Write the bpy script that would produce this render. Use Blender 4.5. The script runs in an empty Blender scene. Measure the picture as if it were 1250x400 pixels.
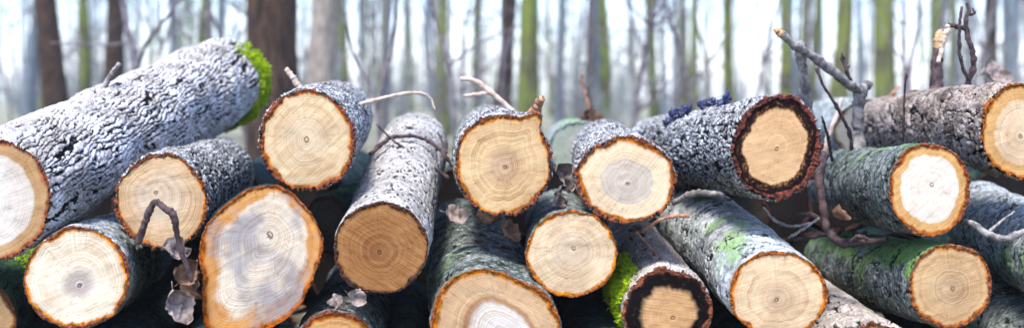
import bpy, math, random
import numpy as np
from mathutils import Vector

rnd = random.Random(7)
nr = np.random.RandomState(11)
S = bpy.context.scene
COL = S.collection

# ------------------------------------------------------------------ camera
F = 1500.0            # focal length in photo pixels (photo 1250 x 400)
CX, HY = 625.0, 112.0 # principal column, horizon row
H = 0.63              # camera height
cam_d = bpy.data.cameras.new('camera')
cam = bpy.data.objects.new('camera', cam_d); COL.objects.link(cam)
cam.location = (0, 0, H); cam.rotation_euler = (math.radians(90), 0, 0)
cam_d.sensor_width = 36; cam_d.lens = F / 1250 * 36
cam_d.shift_y = (HY - 200) / 1250
cam_d.clip_start = 0.05; cam_d.clip_end = 2000
cam_d.dof.use_dof = True; cam_d.dof.focus_distance = 2.55; cam_d.dof.aperture_fstop = 2.1
S.camera = cam

# ------------------------------------------------------------------ sky, sun, exposure
SUN_EL, SUN_AZ = 62, 205      # degrees; azimuth clockwise from +Y : behind the camera, a little left
w = bpy.data.worlds.new('World'); S.world = w; w.use_nodes = True
nt = w.node_tree; bg = nt.nodes['Background']
sky = nt.nodes.new('ShaderNodeTexSky'); sky.sky_type = 'NISHITA'; sky.sun_disc = False
sky.sun_elevation = math.radians(SUN_EL); sky.sun_rotation = math.radians(SUN_AZ)
sky.dust_density = 1.0; sky.ozone_density = 1.0
hs = nt.nodes.new('ShaderNodeHueSaturation'); hs.inputs['Saturation'].default_value = .95   # thin high cloud
tn = nt.nodes.new('ShaderNodeMix'); tn.data_type = 'RGBA'; tn.blend_type = 'MULTIPLY'; tn.inputs[0].default_value = 1.0; tn.inputs[7].default_value = (.90, .93, 1.16, 1)
nt.links.new(sky.outputs[0], tn.inputs[6]); nt.links.new(tn.outputs[2], hs.inputs['Color']); nt.links.new(hs.outputs[0], bg.inputs[0]); bg.inputs[1].default_value = 0.098
sun_d = bpy.data.lights.new('sun', 'SUN'); sun_d.energy = 1.5; sun_d.angle = math.radians(14)
sun_d.color = (1.0, 0.96, 0.9)
sun = bpy.data.objects.new('sun', sun_d); COL.objects.link(sun)
a, e = math.radians(SUN_AZ), math.radians(SUN_EL)
sdir = Vector((math.sin(a) * math.cos(e), math.cos(a) * math.cos(e), math.sin(e)))
sun.rotation_euler = (-sdir).to_track_quat('-Z', 'Y').to_euler()
sun.location = (0, 0, 30)
S.view_settings.view_transform = 'Standard'; S.view_settings.look = 'None'
S.view_settings.gamma = 1.0; S.view_settings.exposure = 2.38
S.render.engine = 'CYCLES'
S.cycles.max_bounces = 6; S.cycles.volume_bounces = 1

# ------------------------------------------------------------------ helpers
def P(px, py, Y):
    return np.array([(px - CX) / F * Y, Y, H - (py - HY) / F * Y])

def lin(c):
    return tuple((x / 255 / 12.92) if x / 255 <= 0.04045 else ((x / 255 + 0.055) / 1.055) ** 2.4 for x in c)
def rgba(c, k=1.0, sat=1.0):
    l_ = lin(c); g = .3 * l_[0] + .6 * l_[1] + .1 * l_[2]
    return (*[max(0.0, (g + (x - g) * sat) * k) for x in l_], 1.0)

def _hash(ix, iy, iz, s):
    h = (ix.astype(np.uint32) * np.uint32(374761393) + iy.astype(np.uint32) * np.uint32(668265263)
         + iz.astype(np.uint32) * np.uint32(2147483647 - 1274126177) + np.uint32(s * 2654435 + 977))
    h = (h ^ (h >> np.uint32(13))) * np.uint32(1274126177)
    h = (h ^ (h >> np.uint32(16))) * np.uint32(2246822519)
    h = h ^ (h >> np.uint32(15))
    return (h & np.uint32(0xFFFFFF)).astype(np.float32) / np.float32(0xFFFFFF)

def vn(p, s=0):                                   # value noise in [-1, 1]
    f = np.floor(p); t = (p - f).astype(np.float32); i = f.astype(np.int64)
    t = t * t * t * (t * (t * 6 - 15) + 10)
    x, y, z = i[:, 0], i[:, 1], i[:, 2]; u, v, w_ = t[:, 0], t[:, 1], t[:, 2]
    r = 0
    for dx in (0, 1):
        for dy in (0, 1):
            for dz in (0, 1):
                r = r + _hash(x + dx, y + dy, z + dz, s) * (u if dx else 1 - u) * (v if dy else 1 - v) * (w_ if dz else 1 - w_)
    return r * 2 - 1
def fbm(p, s=0, o=4):
    r = 0; a_ = 1.0; n = 0
    for k in range(o):
        r = r + a_ * vn(p * (2.03 ** k) + 17.3 * k, s + k); n += a_; a_ *= 0.5
    return r / n
def worley(p, s=0):
    f = np.floor(p); i = f.astype(np.int64); t = p - f
    n = len(p); f1 = np.full(n, 9.0); f2 = np.full(n, 9.0); rid = np.zeros(n); rel = np.zeros((n, 3))
    for dx in (-1, 0, 1):
        for dy in (-1, 0, 1):
            for dz in (-1, 0, 1):
                a_, b_, c_ = i[:, 0] + dx, i[:, 1] + dy, i[:, 2] + dz
                h0 = _hash(a_, b_, c_, s); h1 = _hash(a_, b_, c_, s + 31); h2 = _hash(a_, b_, c_, s + 67)
                v = np.stack([t[:, 0] - dx - h0, t[:, 1] - dy - h1, t[:, 2] - dz - h2], 1)
                d = np.sqrt((v * v).sum(1)); c = d < f1
                f2 = np.where(c, f1, np.minimum(f2, d)); f1 = np.where(c, d, f1)
                rid = np.where(c, h2, rid); rel[c] = v[c]
    return f1, f2, rid, rel
def sst(a_, b_, x):
    t = np.clip((x - a_) / (b_ - a_), 0, 1); return t * t * (3 - 2 * t)

def mesh_np(name, v, q, mats, attrs=None, mi=None, smooth=True):
    me = bpy.data.meshes.new(name); v = np.asarray(v, np.float32); q = np.asarray(q, np.int32)
    k = q.shape[1]
    me.vertices.add(len(v)); me.vertices.foreach_set('co', v.ravel())
    me.loops.add(q.size); me.loops.foreach_set('vertex_index', q.ravel())
    me.polygons.add(len(q)); me.polygons.foreach_set('loop_start', np.arange(0, q.size, k, dtype=np.int32))
    if mi is not None: me.polygons.foreach_set('material_index', np.asarray(mi, np.int32))
    me.update(calc_edges=True)
    me.polygons.foreach_set('use_smooth', np.full(len(q), smooth))
    for n_, d in (attrs or {}).items():
        at = me.attributes.new(n_, 'FLOAT', 'POINT'); at.data.foreach_set('value', np.asarray(d, np.float32))
    for m in mats: me.materials.append(m)
    return me
def obj(name, me, parent=None):
    o = bpy.data.objects.new(name, me); COL.objects.link(o)
    if parent: o.parent = parent
    return o
def tag(o, label, cat, group=None):
    o['label'] = label; o['category'] = cat
    if group: o['group'] = group
    return o
def empty(name, loc):
    o = bpy.data.objects.new(name, None); COL.objects.link(o); o.location = [float(x) for x in loc]
    o.empty_display_size = 0.05
    return o

def catmull(pts, radii, n):
    pts = np.asarray(pts, float); radii = np.asarray(radii, float)
    if len(pts) == 2:
        t = np.linspace(0, 1, n)[:, None]
        return pts[0] * (1 - t) + pts[1] * t, radii[0] * (1 - t[:, 0]) + radii[1] * t[:, 0]
    e_ = np.vstack([2 * pts[0] - pts[1], pts, 2 * pts[-1] - pts[-2]])
    T = np.linspace(0, len(pts) - 1 - 1e-6, n); i = T.astype(int); t = (T - i)[:, None]
    p0, p1, p2, p3 = e_[i], e_[i + 1], e_[i + 2], e_[i + 3]
    c = 0.5 * (2 * p1 + (p2 - p0) * t + (2 * p0 - 5 * p1 + 4 * p2 - p3) * t ** 2 + (3 * p1 - p0 - 3 * p2 + p3) * t ** 3)
    return c, np.interp(T, np.arange(len(pts)), radii)
def tube_arr(pts, radii, seg=8, n=None, rough=0.0, seed=0, smooth=True):
    """vertices, quads and cap triangles of a tapered tube"""
    if n is None: n = max(2, len(pts) * 4)
    c, r = catmull(pts, radii, n) if smooth else (np.asarray(pts, float), np.asarray(radii, float))
    n = len(c); tg = np.gradient(c, axis=0); tg /= np.linalg.norm(tg, axis=1)[:, None] + 1e-9
    up = np.array([0.31, 0.2, 0.93]); 
    if abs(tg[0] @ up) > 0.9: up = np.array([0.9, 0.3, 0.1])
    nv = np.cross(tg[0], up); nv /= np.linalg.norm(nv); fr = []
    for k in range(n):
        nv = nv - tg[k] * (nv @ tg[k]); nv /= np.linalg.norm(nv) + 1e-9
        fr.append((nv.copy(), np.cross(tg[k], nv)))
    th = np.linspace(0, 2 * np.pi, seg, endpoint=False)
    V = np.concatenate([c[k] + r[k] * (np.cos(th)[:, None] * fr[k][0] + np.sin(th)[:, None] * fr[k][1]) for k in range(n)])
    if rough:
        d = V - np.repeat(c, seg, 0); f = 1 + rough * fbm(V / max(r.max() * 1.3, 1e-4), seed, 3)
        V = np.repeat(c, seg, 0) + d * f[:, None]
    i = np.arange(n - 1)[:, None] * seg + np.arange(seg)[None]; j = np.arange(n - 1)[:, None] * seg + (np.arange(seg)[None] + 1) % seg
    Q = np.stack([i, j, j + seg, i + seg], -1).reshape(-1, 4)
    a0 = len(V); V = np.vstack([V, c[0], c[-1]]); k = np.arange(seg)
    Q = np.vstack([Q, np.stack([np.full(seg, a0), (k + 1) % seg, k, k], 1)[:, [0, 1, 2, 2]] if False else np.zeros((0, 4), int)])
    caps = [np.stack([np.full(seg, a0), (k + 1) % seg, k], 1), np.stack([np.full(seg, a0 + 1), (n - 1) * seg + k, (n - 1) * seg + (k + 1) % seg], 1)]
    return V, Q, np.vstack(caps)
def mesh_mixed(name, parts, mat, smooth=True):
    """parts: list of (V, quads, tris)"""
    vs, ls, sizes, off = [], [], [], 0
    for V, Q, T in parts:
        vs.append(V)
        if len(Q): ls.append((Q + off).ravel()); sizes.append(np.full(len(Q), 4))
        if len(T): ls.append((T + off).ravel()); sizes.append(np.full(len(T), 3))
        off += len(V)
    V = np.concatenate(vs).astype(np.float32); L = np.concatenate(ls).astype(np.int32); sz = np.concatenate(sizes)
    me = bpy.data.meshes.new(name); me.vertices.add(len(V)); me.vertices.foreach_set('co', V.ravel())
    me.loops.add(len(L)); me.loops.foreach_set('vertex_index', L)
    me.polygons.add(len(sz)); me.polygons.foreach_set('loop_start', np.concatenate([[0], np.cumsum(sz)[:-1]]).astype(np.int32))
    me.update(calc_edges=True); me.polygons.foreach_set('use_smooth', np.full(len(sz), smooth))
    me.materials.append(mat); return me

# ------------------------------------------------------------------ node materials
class NB:
    def __init__(s, name):
        s.m = bpy.data.materials.new(name); s.m.use_nodes = True; s.t = s.m.node_tree
        s.b = s.t.nodes['Principled BSDF']
    def n(s, typ, **kw):
        x = s.t.nodes.new(typ)
        for k, v in kw.items(): setattr(x, k, v)
        return x
    def l(s, a_, b_): s.t.links.new(a_, b_)
    def inp(s, sock, v):
        if isinstance(v, bpy.types.NodeSocket): s.l(v, sock)
        else: sock.default_value = v
    def attr(s, name, out='Fac'): return s.n('ShaderNodeAttribute', attribute_name=name).outputs[out]
    def math(s, op, a_, b_=0.0, c_=None):
        x = s.n('ShaderNodeMath', operation=op); s.inp(x.inputs[0], a_); s.inp(x.inputs[1], b_)
        if c_ is not None: s.inp(x.inputs[2], c_)
        return x.outputs[0]
    def mr(s, v, a_, b_, c_=0.0, d_=1.0, smooth=True):
        x = s.n('ShaderNodeMapRange', interpolation_type='SMOOTHSTEP' if smooth else 'LINEAR')
        for k, q in zip(range(5), (v, a_, b_, c_, d_)): s.inp(x.inputs[k], q)
        return x.outputs[0]
    def mix(s, f, a_, b_, mode='MIX'):
        x = s.n('ShaderNodeMix', data_type='RGBA', blend_type=mode)
        s.inp(x.inputs[0], f); s.inp(x.inputs[6], a_); s.inp(x.inputs[7], b_); return x.outputs[2]
    def noise(s, vec, scale, detail=3, rough=0.55, dim='3D', w_=None, dist=0.0):
        x = s.n('ShaderNodeTexNoise', noise_dimensions=dim)
        if dim != '1D' and vec is not None: s.l(vec, x.inputs['Vector'])
        if w_ is not None: s.inp(x.inputs['W'], w_)
        x.inputs['Scale'].default_value = scale; x.inputs['Detail'].default_value = detail
        x.inputs['Roughness'].default_value = rough; x.inputs['Distortion'].default_value = dist
        return x.outputs['Fac']
    def mapv(s, vec, scale=(1, 1, 1), rot=(0, 0, 0), loc=(0, 0, 0)):
        x = s.n('ShaderNodeMapping'); s.l(vec, x.inputs[0])
        x.inputs[1].default_value = loc; x.inputs[2].default_value = rot; x.inputs[3].default_value = scale
        return x.outputs[0]
    def co(s): return s.n('ShaderNodeTexCoord').outputs['Object']
    def comb(s, a_, b_, c_):
        x = s.n('ShaderNodeCombineXYZ'); s.inp(x.inputs[0], a_); s.inp(x.inputs[1], b_); s.inp(x.inputs[2], c_); return x.outputs[0]
    def done(s, col, rough=0.8, height=None, bdist=0.002, bstr=0.5, spec=0.3):
        s.inp(s.b.inputs['Base Color'], col); s.inp(s.b.inputs['Roughness'], rough)
        s.b.inputs['Specular IOR Level'].default_value = spec
        if height is not None:
            x = s.n('ShaderNodeBump'); x.inputs['Strength'].default_value = bstr; x.inputs['Distance'].default_value = bdist
            s.l(height, x.inputs['Height']); s.l(x.outputs[0], s.b.inputs['Normal'])
        return s.m

def wd(c):
    r_ = rgba(c, .64, .90); return (r_[0] * .98, r_[1] * 1.01, r_[2] * .97, 1)
def bc(c): return rgba(c, .76, 1.0)
def face_mat(seed, heart, sap, rim, hb, he=0.04, rings=26, ring_s=0.3, saw_s=0.25, saw_a=0.6, rim0=0.93, band=None,
             mottle=None, wob=0.06, blot=None, blot_s=0.5):
    b = NB('cut_wood'); co = b.co(); rho = b.attr('rho'); cs = b.attr('ca'); sn = b.attr('sa')
    co2 = b.mapv(co, loc=(seed * 1.7, seed * .9, seed * .3))
    n1 = b.math('ADD', b.math('MULTIPLY', b.noise(co2, 11, 2), .55), b.math('MULTIPLY', b.noise(co2, 30, 3), .45)); n2 = b.noise(co2, 60, 3)
    r1 = b.math('ADD', rho, b.math('MULTIPLY', b.math('SUBTRACT', n1, 0.5), wob * 3.6))
    r2 = b.math('ADD', rho, b.math('MULTIPLY', b.math('SUBTRACT', n1, 0.5), 0.018))
    lo = b.noise(b.comb(b.math('MULTIPLY', cs, 2.2), b.math('MULTIPLY', sn, 2.2), seed * 1.9), 1.0, 3, .6)
    r3 = b.math('ADD', b.math('ADD', rho, b.math('MULTIPLY', b.math('SUBTRACT', n2, 0.5), 0.05)), b.math('MULTIPLY', b.math('SUBTRACT', lo, .55), .16))
    z1 = b.mr(r1, hb - he, hb + he)
    col = b.mix(z1, wd(heart), wd(sap))
    if blot:
        col = b.mix(b.math('MULTIPLY', b.mr(b.noise(co2, 9, 3), .48, .66), blot_s), col, wd(blot))
    if band:                                   # darker line where heartwood meets sapwood
        bd = b.math('MULTIPLY', b.mr(r1, hb - .09, hb), b.mr(r1, hb + .02, hb + .1, 1, 0)); col = b.mix(b.math('MULTIPLY', bd, .8), col, wd(band))
    if mottle:                                 # stained streaky outer wood
        ray = b.noise(b.comb(b.math('MULTIPLY', cs, 5.0), b.math('MULTIPLY', sn, 5.0), b.math('MULTIPLY', rho, 9.0)), 1.0, 5, .75)
        mk = b.math('MULTIPLY', b.mr(ray, mottle[1], mottle[1] + .12), b.mr(r1, hb - .02, hb + .05)); col = b.mix(mk, col, wd(mottle[0]))
    # growth rings
    rn = b.noise(None, 1.0, 2, .6, '1D', b.math('ADD', b.math('MULTIPLY', r2, rings * 1.5), seed * 3.1))
    rn2 = b.noise(None, 1.0, 1, .5, '1D', b.math('ADD', b.math('MULTIPLY', r2, rings * .33), seed * 5.1))
    rg = b.math('MULTIPLY', b.math('ADD', b.mr(rn, .40, .62), b.math('MULTIPLY', b.mr(rn2, .35, .65), .7)), b.mr(b.noise(co2, 14, 2), .3, .65, .35, .95))
    col = b.mix(b.math('MULTIPLY', rg, ring_s * 1.45), col, (0.66, 0.50, 0.36, 1), 'MULTIPLY')
    # fine radial rays and checks
    rays = b.noise(b.comb(b.math('MULTIPLY', cs, 26.0), b.math('MULTIPLY', sn, 26.0), b.math('MULTIPLY', rho, 2.2)), 1.0, 3, .6)
    col = b.mix(b.math('MULTIPLY', b.mr(rays, .52, .70), b.mr(rho, .04, .14, 0, .32)), col, (0.66, 0.5, 0.36, 1), 'MULTIPLY')
    chk = b.noise(b.comb(b.math('MULTIPLY', cs, 11.0), b.math('MULTIPLY', sn, 11.0), b.math('MULTIPLY', rho, .9)), 1.0, 2, .5)
    col = b.mix(b.math('MULTIPLY', b.mr(b.math('ABSOLUTE', b.math('SUBTRACT', chk, .5)), .0, .012, 1, 0), b.math('MULTIPLY', b.mr(b.noise(co2, 26, 2), .48, .62, 0, .75), b.mr(rho, .05, .14))), col, (.42, .28, .18, 1), 'MULTIPLY')
    st = b.noise(b.mapv(co2, scale=(1, 1, .6)), 7, 4, .65)
    col = b.mix(b.mr(st, .46, .66, 0, .55), col, (.74, .66, .60, 1), 'MULTIPLY')
    # saw marks
    sv = b.mapv(b.mapv(co, rot=(0, saw_a, 0)), scale=(9, 1, 420), loc=(seed, 0, seed))
    sw = b.noise(sv, 1.0, 2, .5)
    col = b.mix(b.math('MULTIPLY', b.mr(sw, .42, .66), saw_s * 1.25), col, (0.6, 0.46, 0.34, 1), 'MULTIPLY')
    # dirt specks, pith, bark-side cambium
    col = b.mix(b.math('MULTIPLY', b.mr(b.noise(co2, 170, 2), .68, .76), .55), col, wd((96, 70, 52)))
    col = b.mix(b.mr(b.math('ADD', rho, b.math('MULTIPLY', b.math('SUBTRACT', n2, .5), .04)), .0, .06, .4, 0), col, wd((110, 74, 44)))
    dk = b.mix(b.mr(n2, .4, .62), rgba(rim, .72, 1.15), rgba(tuple(c * .62 for c in rim), .72, 1.1))
    col = b.mix(b.mr(r3, rim0 - .03, rim0 + .035), col, dk)
    hgt = b.math('ADD', b.math('MULTIPLY', sw, .8), b.math('MULTIPLY', rg, .35))
    return b.done(col, .82, hgt, .0012, .55, .06)

def bark_mat(seed, crack, pa, pb, lichen=None, lich_t=.58, algae=(80, 105, 50), c0=.12, c1=.45, wet=.85):
    b = NB('bark'); co = b.mapv(b.co(), loc=(seed * 2.3, seed, seed * .7)); h = b.attr('h'); al = b.attr('al')
    n1 = b.noise(co, 16, 4, .65); n2 = b.noise(co, 75, 4, .7); n3 = b.noise(co, 260, 3, .65); n0 = b.noise(co, 5, 3, .6)
    col = b.mix(b.mr(b.math('ADD', b.math('MULTIPLY', n1, .55), b.math('MULTIPLY', n2, .45)), .43, .58), bc(pa), bc(pb))
    if lichen:
        col = b.mix(b.mr(b.math('ADD', b.math('MULTIPLY', n2, .65), b.math('MULTIPLY', n3, .35)), lich_t - .04, lich_t + .06), col, bc(lichen))
    col = b.mix(b.mr(n0, .42, .62, .45, 0), col, (.50, .47, .45, 1), 'MULTIPLY')
    ag = b.mr(b.math('ADD', al, b.math('MULTIPLY', b.math('SUBTRACT', n2, .5), 1.1)), .45, .75)
    col = b.mix(b.math('MULTIPLY', ag, .72), col, b.mix(n3, bc(algae), bc(tuple(min(255, c * 1.35) for c in algae))))
    hh = b.math('ADD', h, b.math('MULTIPLY', b.math('SUBTRACT', n2, .5), .25))
    col = b.mix(b.mr(hh, c0, c1), bc(crack), col)
    col = b.mix(b.math('MULTIPLY', b.mr(n3, .44, .62), .6), col, (.38, .36, .36, 1), 'MULTIPLY')
    return b.done(col, wet, b.math('ADD', b.math('MULTIPLY', n2, .7), b.math('MULTIPLY', n3, .6)), .004, .6, .08)

def rim_mat(c1, c2):
    b = NB('bark_cut_edge'); co = b.co()
    n1 = b.noise(co, 90, 4, .65); n2 = b.noise(co, 320, 2)
    col = b.mix(b.mr(n1, .38, .62), rgba(c1), rgba(c2)); col = b.mix(b.mr(n2, .5, .7, 0, .6), col, rgba((48, 30, 24)))
    return b.done(col, .9, n1, .003, .8, .05)

def simple_mat(name, c1, c2, scale=80, rough=.8, bump=.002, spec=.25, c3=None, t3=.6):
    b = NB(name); co = b.co(); n1 = b.noise(co, scale, 4, .6); n2 = b.noise(co, scale * 4, 3, .6)
    col = b.mix(b.mr(n1, .36, .64), rgba(c1), rgba(c2))
    if c3: col = b.mix(b.mr(n2, t3, t3 + .08), col, rgba(c3))
    return b.done(col, rough, b.math('ADD', n1, n2), bump, .6, spec)

# ------------------------------------------------------------------ the setting: ground
def build_ground():
    b = NB('forest_floor'); co = b.co()
    n1 = b.noise(co, .5, 4); n2 = b.noise(co, 9, 4, .65); n3 = b.noise(co, 34, 3)
    col = b.mix(b.mr(n2, .4, .6), rgba((112, 110, 92)), rgba((152, 150, 130)))
    col = b.mix(b.mr(n3, .5, .65), col, rgba((84, 80, 66)))
    col = b.mix(b.mr(n1, .5, .66, 0, .6), col, rgba((92, 104, 58)))
    m = b.done(col, .95, b.math('ADD', n2, n3), .03, .7, .1)
    # one sheet: fine near the pile, coarse to the horizon, gently uneven
    ax = np.concatenate([-np.geomspace(108, 8, 26), np.linspace(-7.5, 7.5, 76), np.geomspace(8, 108, 26)])
    X, Y = np.meshgrid(ax, ax + 3); p = np.stack([X.ravel(), Y.ravel(), np.zeros(X.size)], 1)
    d = np.hypot(p[:, 0], p[:, 1] - 3)
    z = .014 * fbm(p * 3, 5) + sst(4, 14, d) * .10 * vn(p * .22, 9)
    z = np.minimum(z, .012); p[:, 2] = z - .014
    n = len(ax); i = (np.arange(n - 1)[:, None] * n + np.arange(n - 1)).ravel()
    o = obj('ground', mesh_np('ground', p, np.stack([i, i + 1, i + n + 1, i + n], 1), [m])); o['kind'] = 'structure'
build_ground()

# ------------------------------------------------------------------ logs
# each row: key, cx, cy, rx, ry (photo px), front distance, length, back centre px, taper, kind
LOGS = {
 'L1': (-14, 244, 79, 77, 2.45, 1.3, 272, 99, 1.06),
 'L2': (197, 246, 59, 61, 2.5, 0.95, 268, 211, 1.0),
 'L3': (375, 172, 62, 64, 2.48, 1.05, 412, 141, 1.0),
 'L4': (95, 340, 66, 64, 2.44, 0.95, 168, 300, 1.0),
 'L5': (318, 314, 76, 90, 2.42, 0.7, 322, 287, 0.85),
 'L6': (465, 303, 59, 58, 2.42, 0.95, 507, 177, 1.0),
 'L7': (614, 200, 62, 65, 2.5, 0.95, 597, 172, 0.95),
 'L8': (764, 220, 65, 55, 2.47, 0.95, 739, 186, 0.95),
 'L9': (698, 309, 58, 55, 2.47, 0.95, 681, 270, 0.98),
 'L10': (605, 411, 81, 85, 2.42, 0.95, 571, 295, 0.92),
 'L11': (815, 380, 56, 54, 2.45, 0.95, 768, 303, 1.0),
 'L12': (408, 439, 58, 62, 2.42, 0.95, 440, 350, 0.95),
 'L13': (950, 358, 62, 54, 2.38, 0.85, 854, 271, 1.1),
 'L14': (948, 180, 56, 64, 2.5, 1.2, 799, 183, 0.95),
 'L15': (1135, 232, 52, 58, 2.42, 0.9, 1025, 224, 1.05),
 'L16': (1160, 349, 53, 53, 2.42, 1.0, 1020, 321, 1.1),
 'L17': (1243, 160, 49, 60, 2.5, 1.2, 1070, 158, 0.95),
 'L18': (1303, 325, 56, 58, 2.45, 0.95, 1196, 266, 1.08),
 'L19': (-40, 392, 62, 60, 2.5, 0.95, 58, 321, 1.0),
 'L20': (1290, 445, 58, 56, 2.45, 0.95, 1179, 350, 1.0),
 'L21': (1068, 446, 60, 54, 2.45, 0.95, 945, 351, 1.0),
 'L22': (708, 180, 40, 34, 3.82, 0.9, 696, 174, 1.0),
 'L23': (1062, 160, 46, 40, 3.84, 0.9, 1005, 156, 1.0),
 'L24': (398, 276, 30, 40, 3.0, 0.5, 446, 243, 1.0),
 'L27': (908, 262, 34, 32, 3.12, 0.4, 890, 248, 1.0),
 'S1': (28, 448, 46, 38, 2.58, 0.95, 141, 352, 1.0),
 'S2': (135, 452, 52, 48, 2.46, 0.95, 231, 355, 1.0),
 'S3': (262, 452, 62, 48, 2.46, 0.95, 314, 355, 1.0),
 'S4': (742, 450, 52, 50, 2.48, 0.95, 704, 352, 1.0),
 'S5': (846, 464, 46, 36, 2.46, 0.95, 793, 363, 1.0),
 'S6': (945, 456, 50, 44, 2.46, 0.95, 861, 358, 1.0),
 'S8': (497, 441, 33, 41, 2.66, 0.9, 502, 368, 1.0),
 'S7': (1180, 452, 50, 48, 2.46, 0.95, 1099, 355, 1.0),
}

# a second stack close behind, its top hidden by the first
def _back(x, y, r, Y):                          # metric place fixed at 3.8 m, front end moved along the log
    k = 3.8 / Y; k2 = 3.8 / (Y + .95)
    return (CX + (x - CX) * k, HY + (y - HY) * k, r * k, r * k, Y, .95, CX + (x - CX) * k2, HY + (y - HY) * k2, 1.0)
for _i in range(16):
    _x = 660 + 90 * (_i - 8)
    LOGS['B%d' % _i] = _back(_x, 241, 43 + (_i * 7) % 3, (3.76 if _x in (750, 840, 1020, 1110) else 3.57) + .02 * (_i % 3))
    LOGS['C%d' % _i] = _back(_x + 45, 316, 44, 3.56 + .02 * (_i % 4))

def outline(key, n):
    """outer radius in px for n angles (x right, z up), plus noise"""
    cx, cy, rx, ry = LOGS[key][:4]; th = np.linspace(0, 2 * np.pi, n, endpoint=False)
    if key in POLY:
        pg = np.array(POLY[key], float) - (cx, cy); an = np.arctan2(-pg[:, 1], pg[:, 0]) % (2 * np.pi); r = np.hypot(pg[:, 0], pg[:, 1])
        o = np.argsort(an); an, r = an[o], r[o]
        r = np.interp(th, np.concatenate([an - 2 * np.pi, an, an + 2 * np.pi]), np.tile(r, 3))
        k = np.exp(-.5 * (np.arange(-n // 24, n // 24 + 1) / (n / 120)) ** 2); k /= k.sum()
        r = np.convolve(np.concatenate([r[-60:], r, r[:60]]), k, 'same')[60:-60] if n > 120 else r
    else:
        r = 1 / np.sqrt((np.cos(th) / rx) ** 2 + (np.sin(th) / ry) ** 2)
    s = sum(ord(c) * (i + 3) for i, c in enumerate(key)); q = np.stack([np.cos(th), np.sin(th), np.full(n, s * .37)], 1)
    r = r * (1 + .032 * vn(q * 1.6, s) + .018 * vn(q * 4, s + 1) + .008 * vn(q * 10, s + 2))
    for (a0, am, wd) in BUMP.get(key, []):
        d = (np.degrees(th) - a0 + 180) % 360 - 180; r = r + am * np.exp(-.5 * (d / wd) ** 2)
    return th, r
POLY = {
 'L5': [(322, 224), (345, 224), (369, 242), (389, 264), (395, 294), (390, 326), (379, 350), (366, 374), (343, 395), (300, 408), (250, 404), (244, 368), (246, 335), (241, 307), (247, 278), (266, 257), (291, 237)],
 'L10': [(526, 405), (530, 366), (550, 340), (585, 326), (610, 328), (628, 338), (650, 343), (672, 358), (685, 385), (688, 425), (668, 465), (610, 496), (550, 475), (530, 440)],
}
BUMP = {'L7': [(54, 15, 6)], 'L8': [(205, -3, 20)], 'L15': [(120, 3, 20)], 'L14': [(60, 4, 25), (225, 4, 20)], 'L4': [(100, 3, 12), (200, 2, 20)], 'L1': [(20, 2, 20)]}

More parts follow.
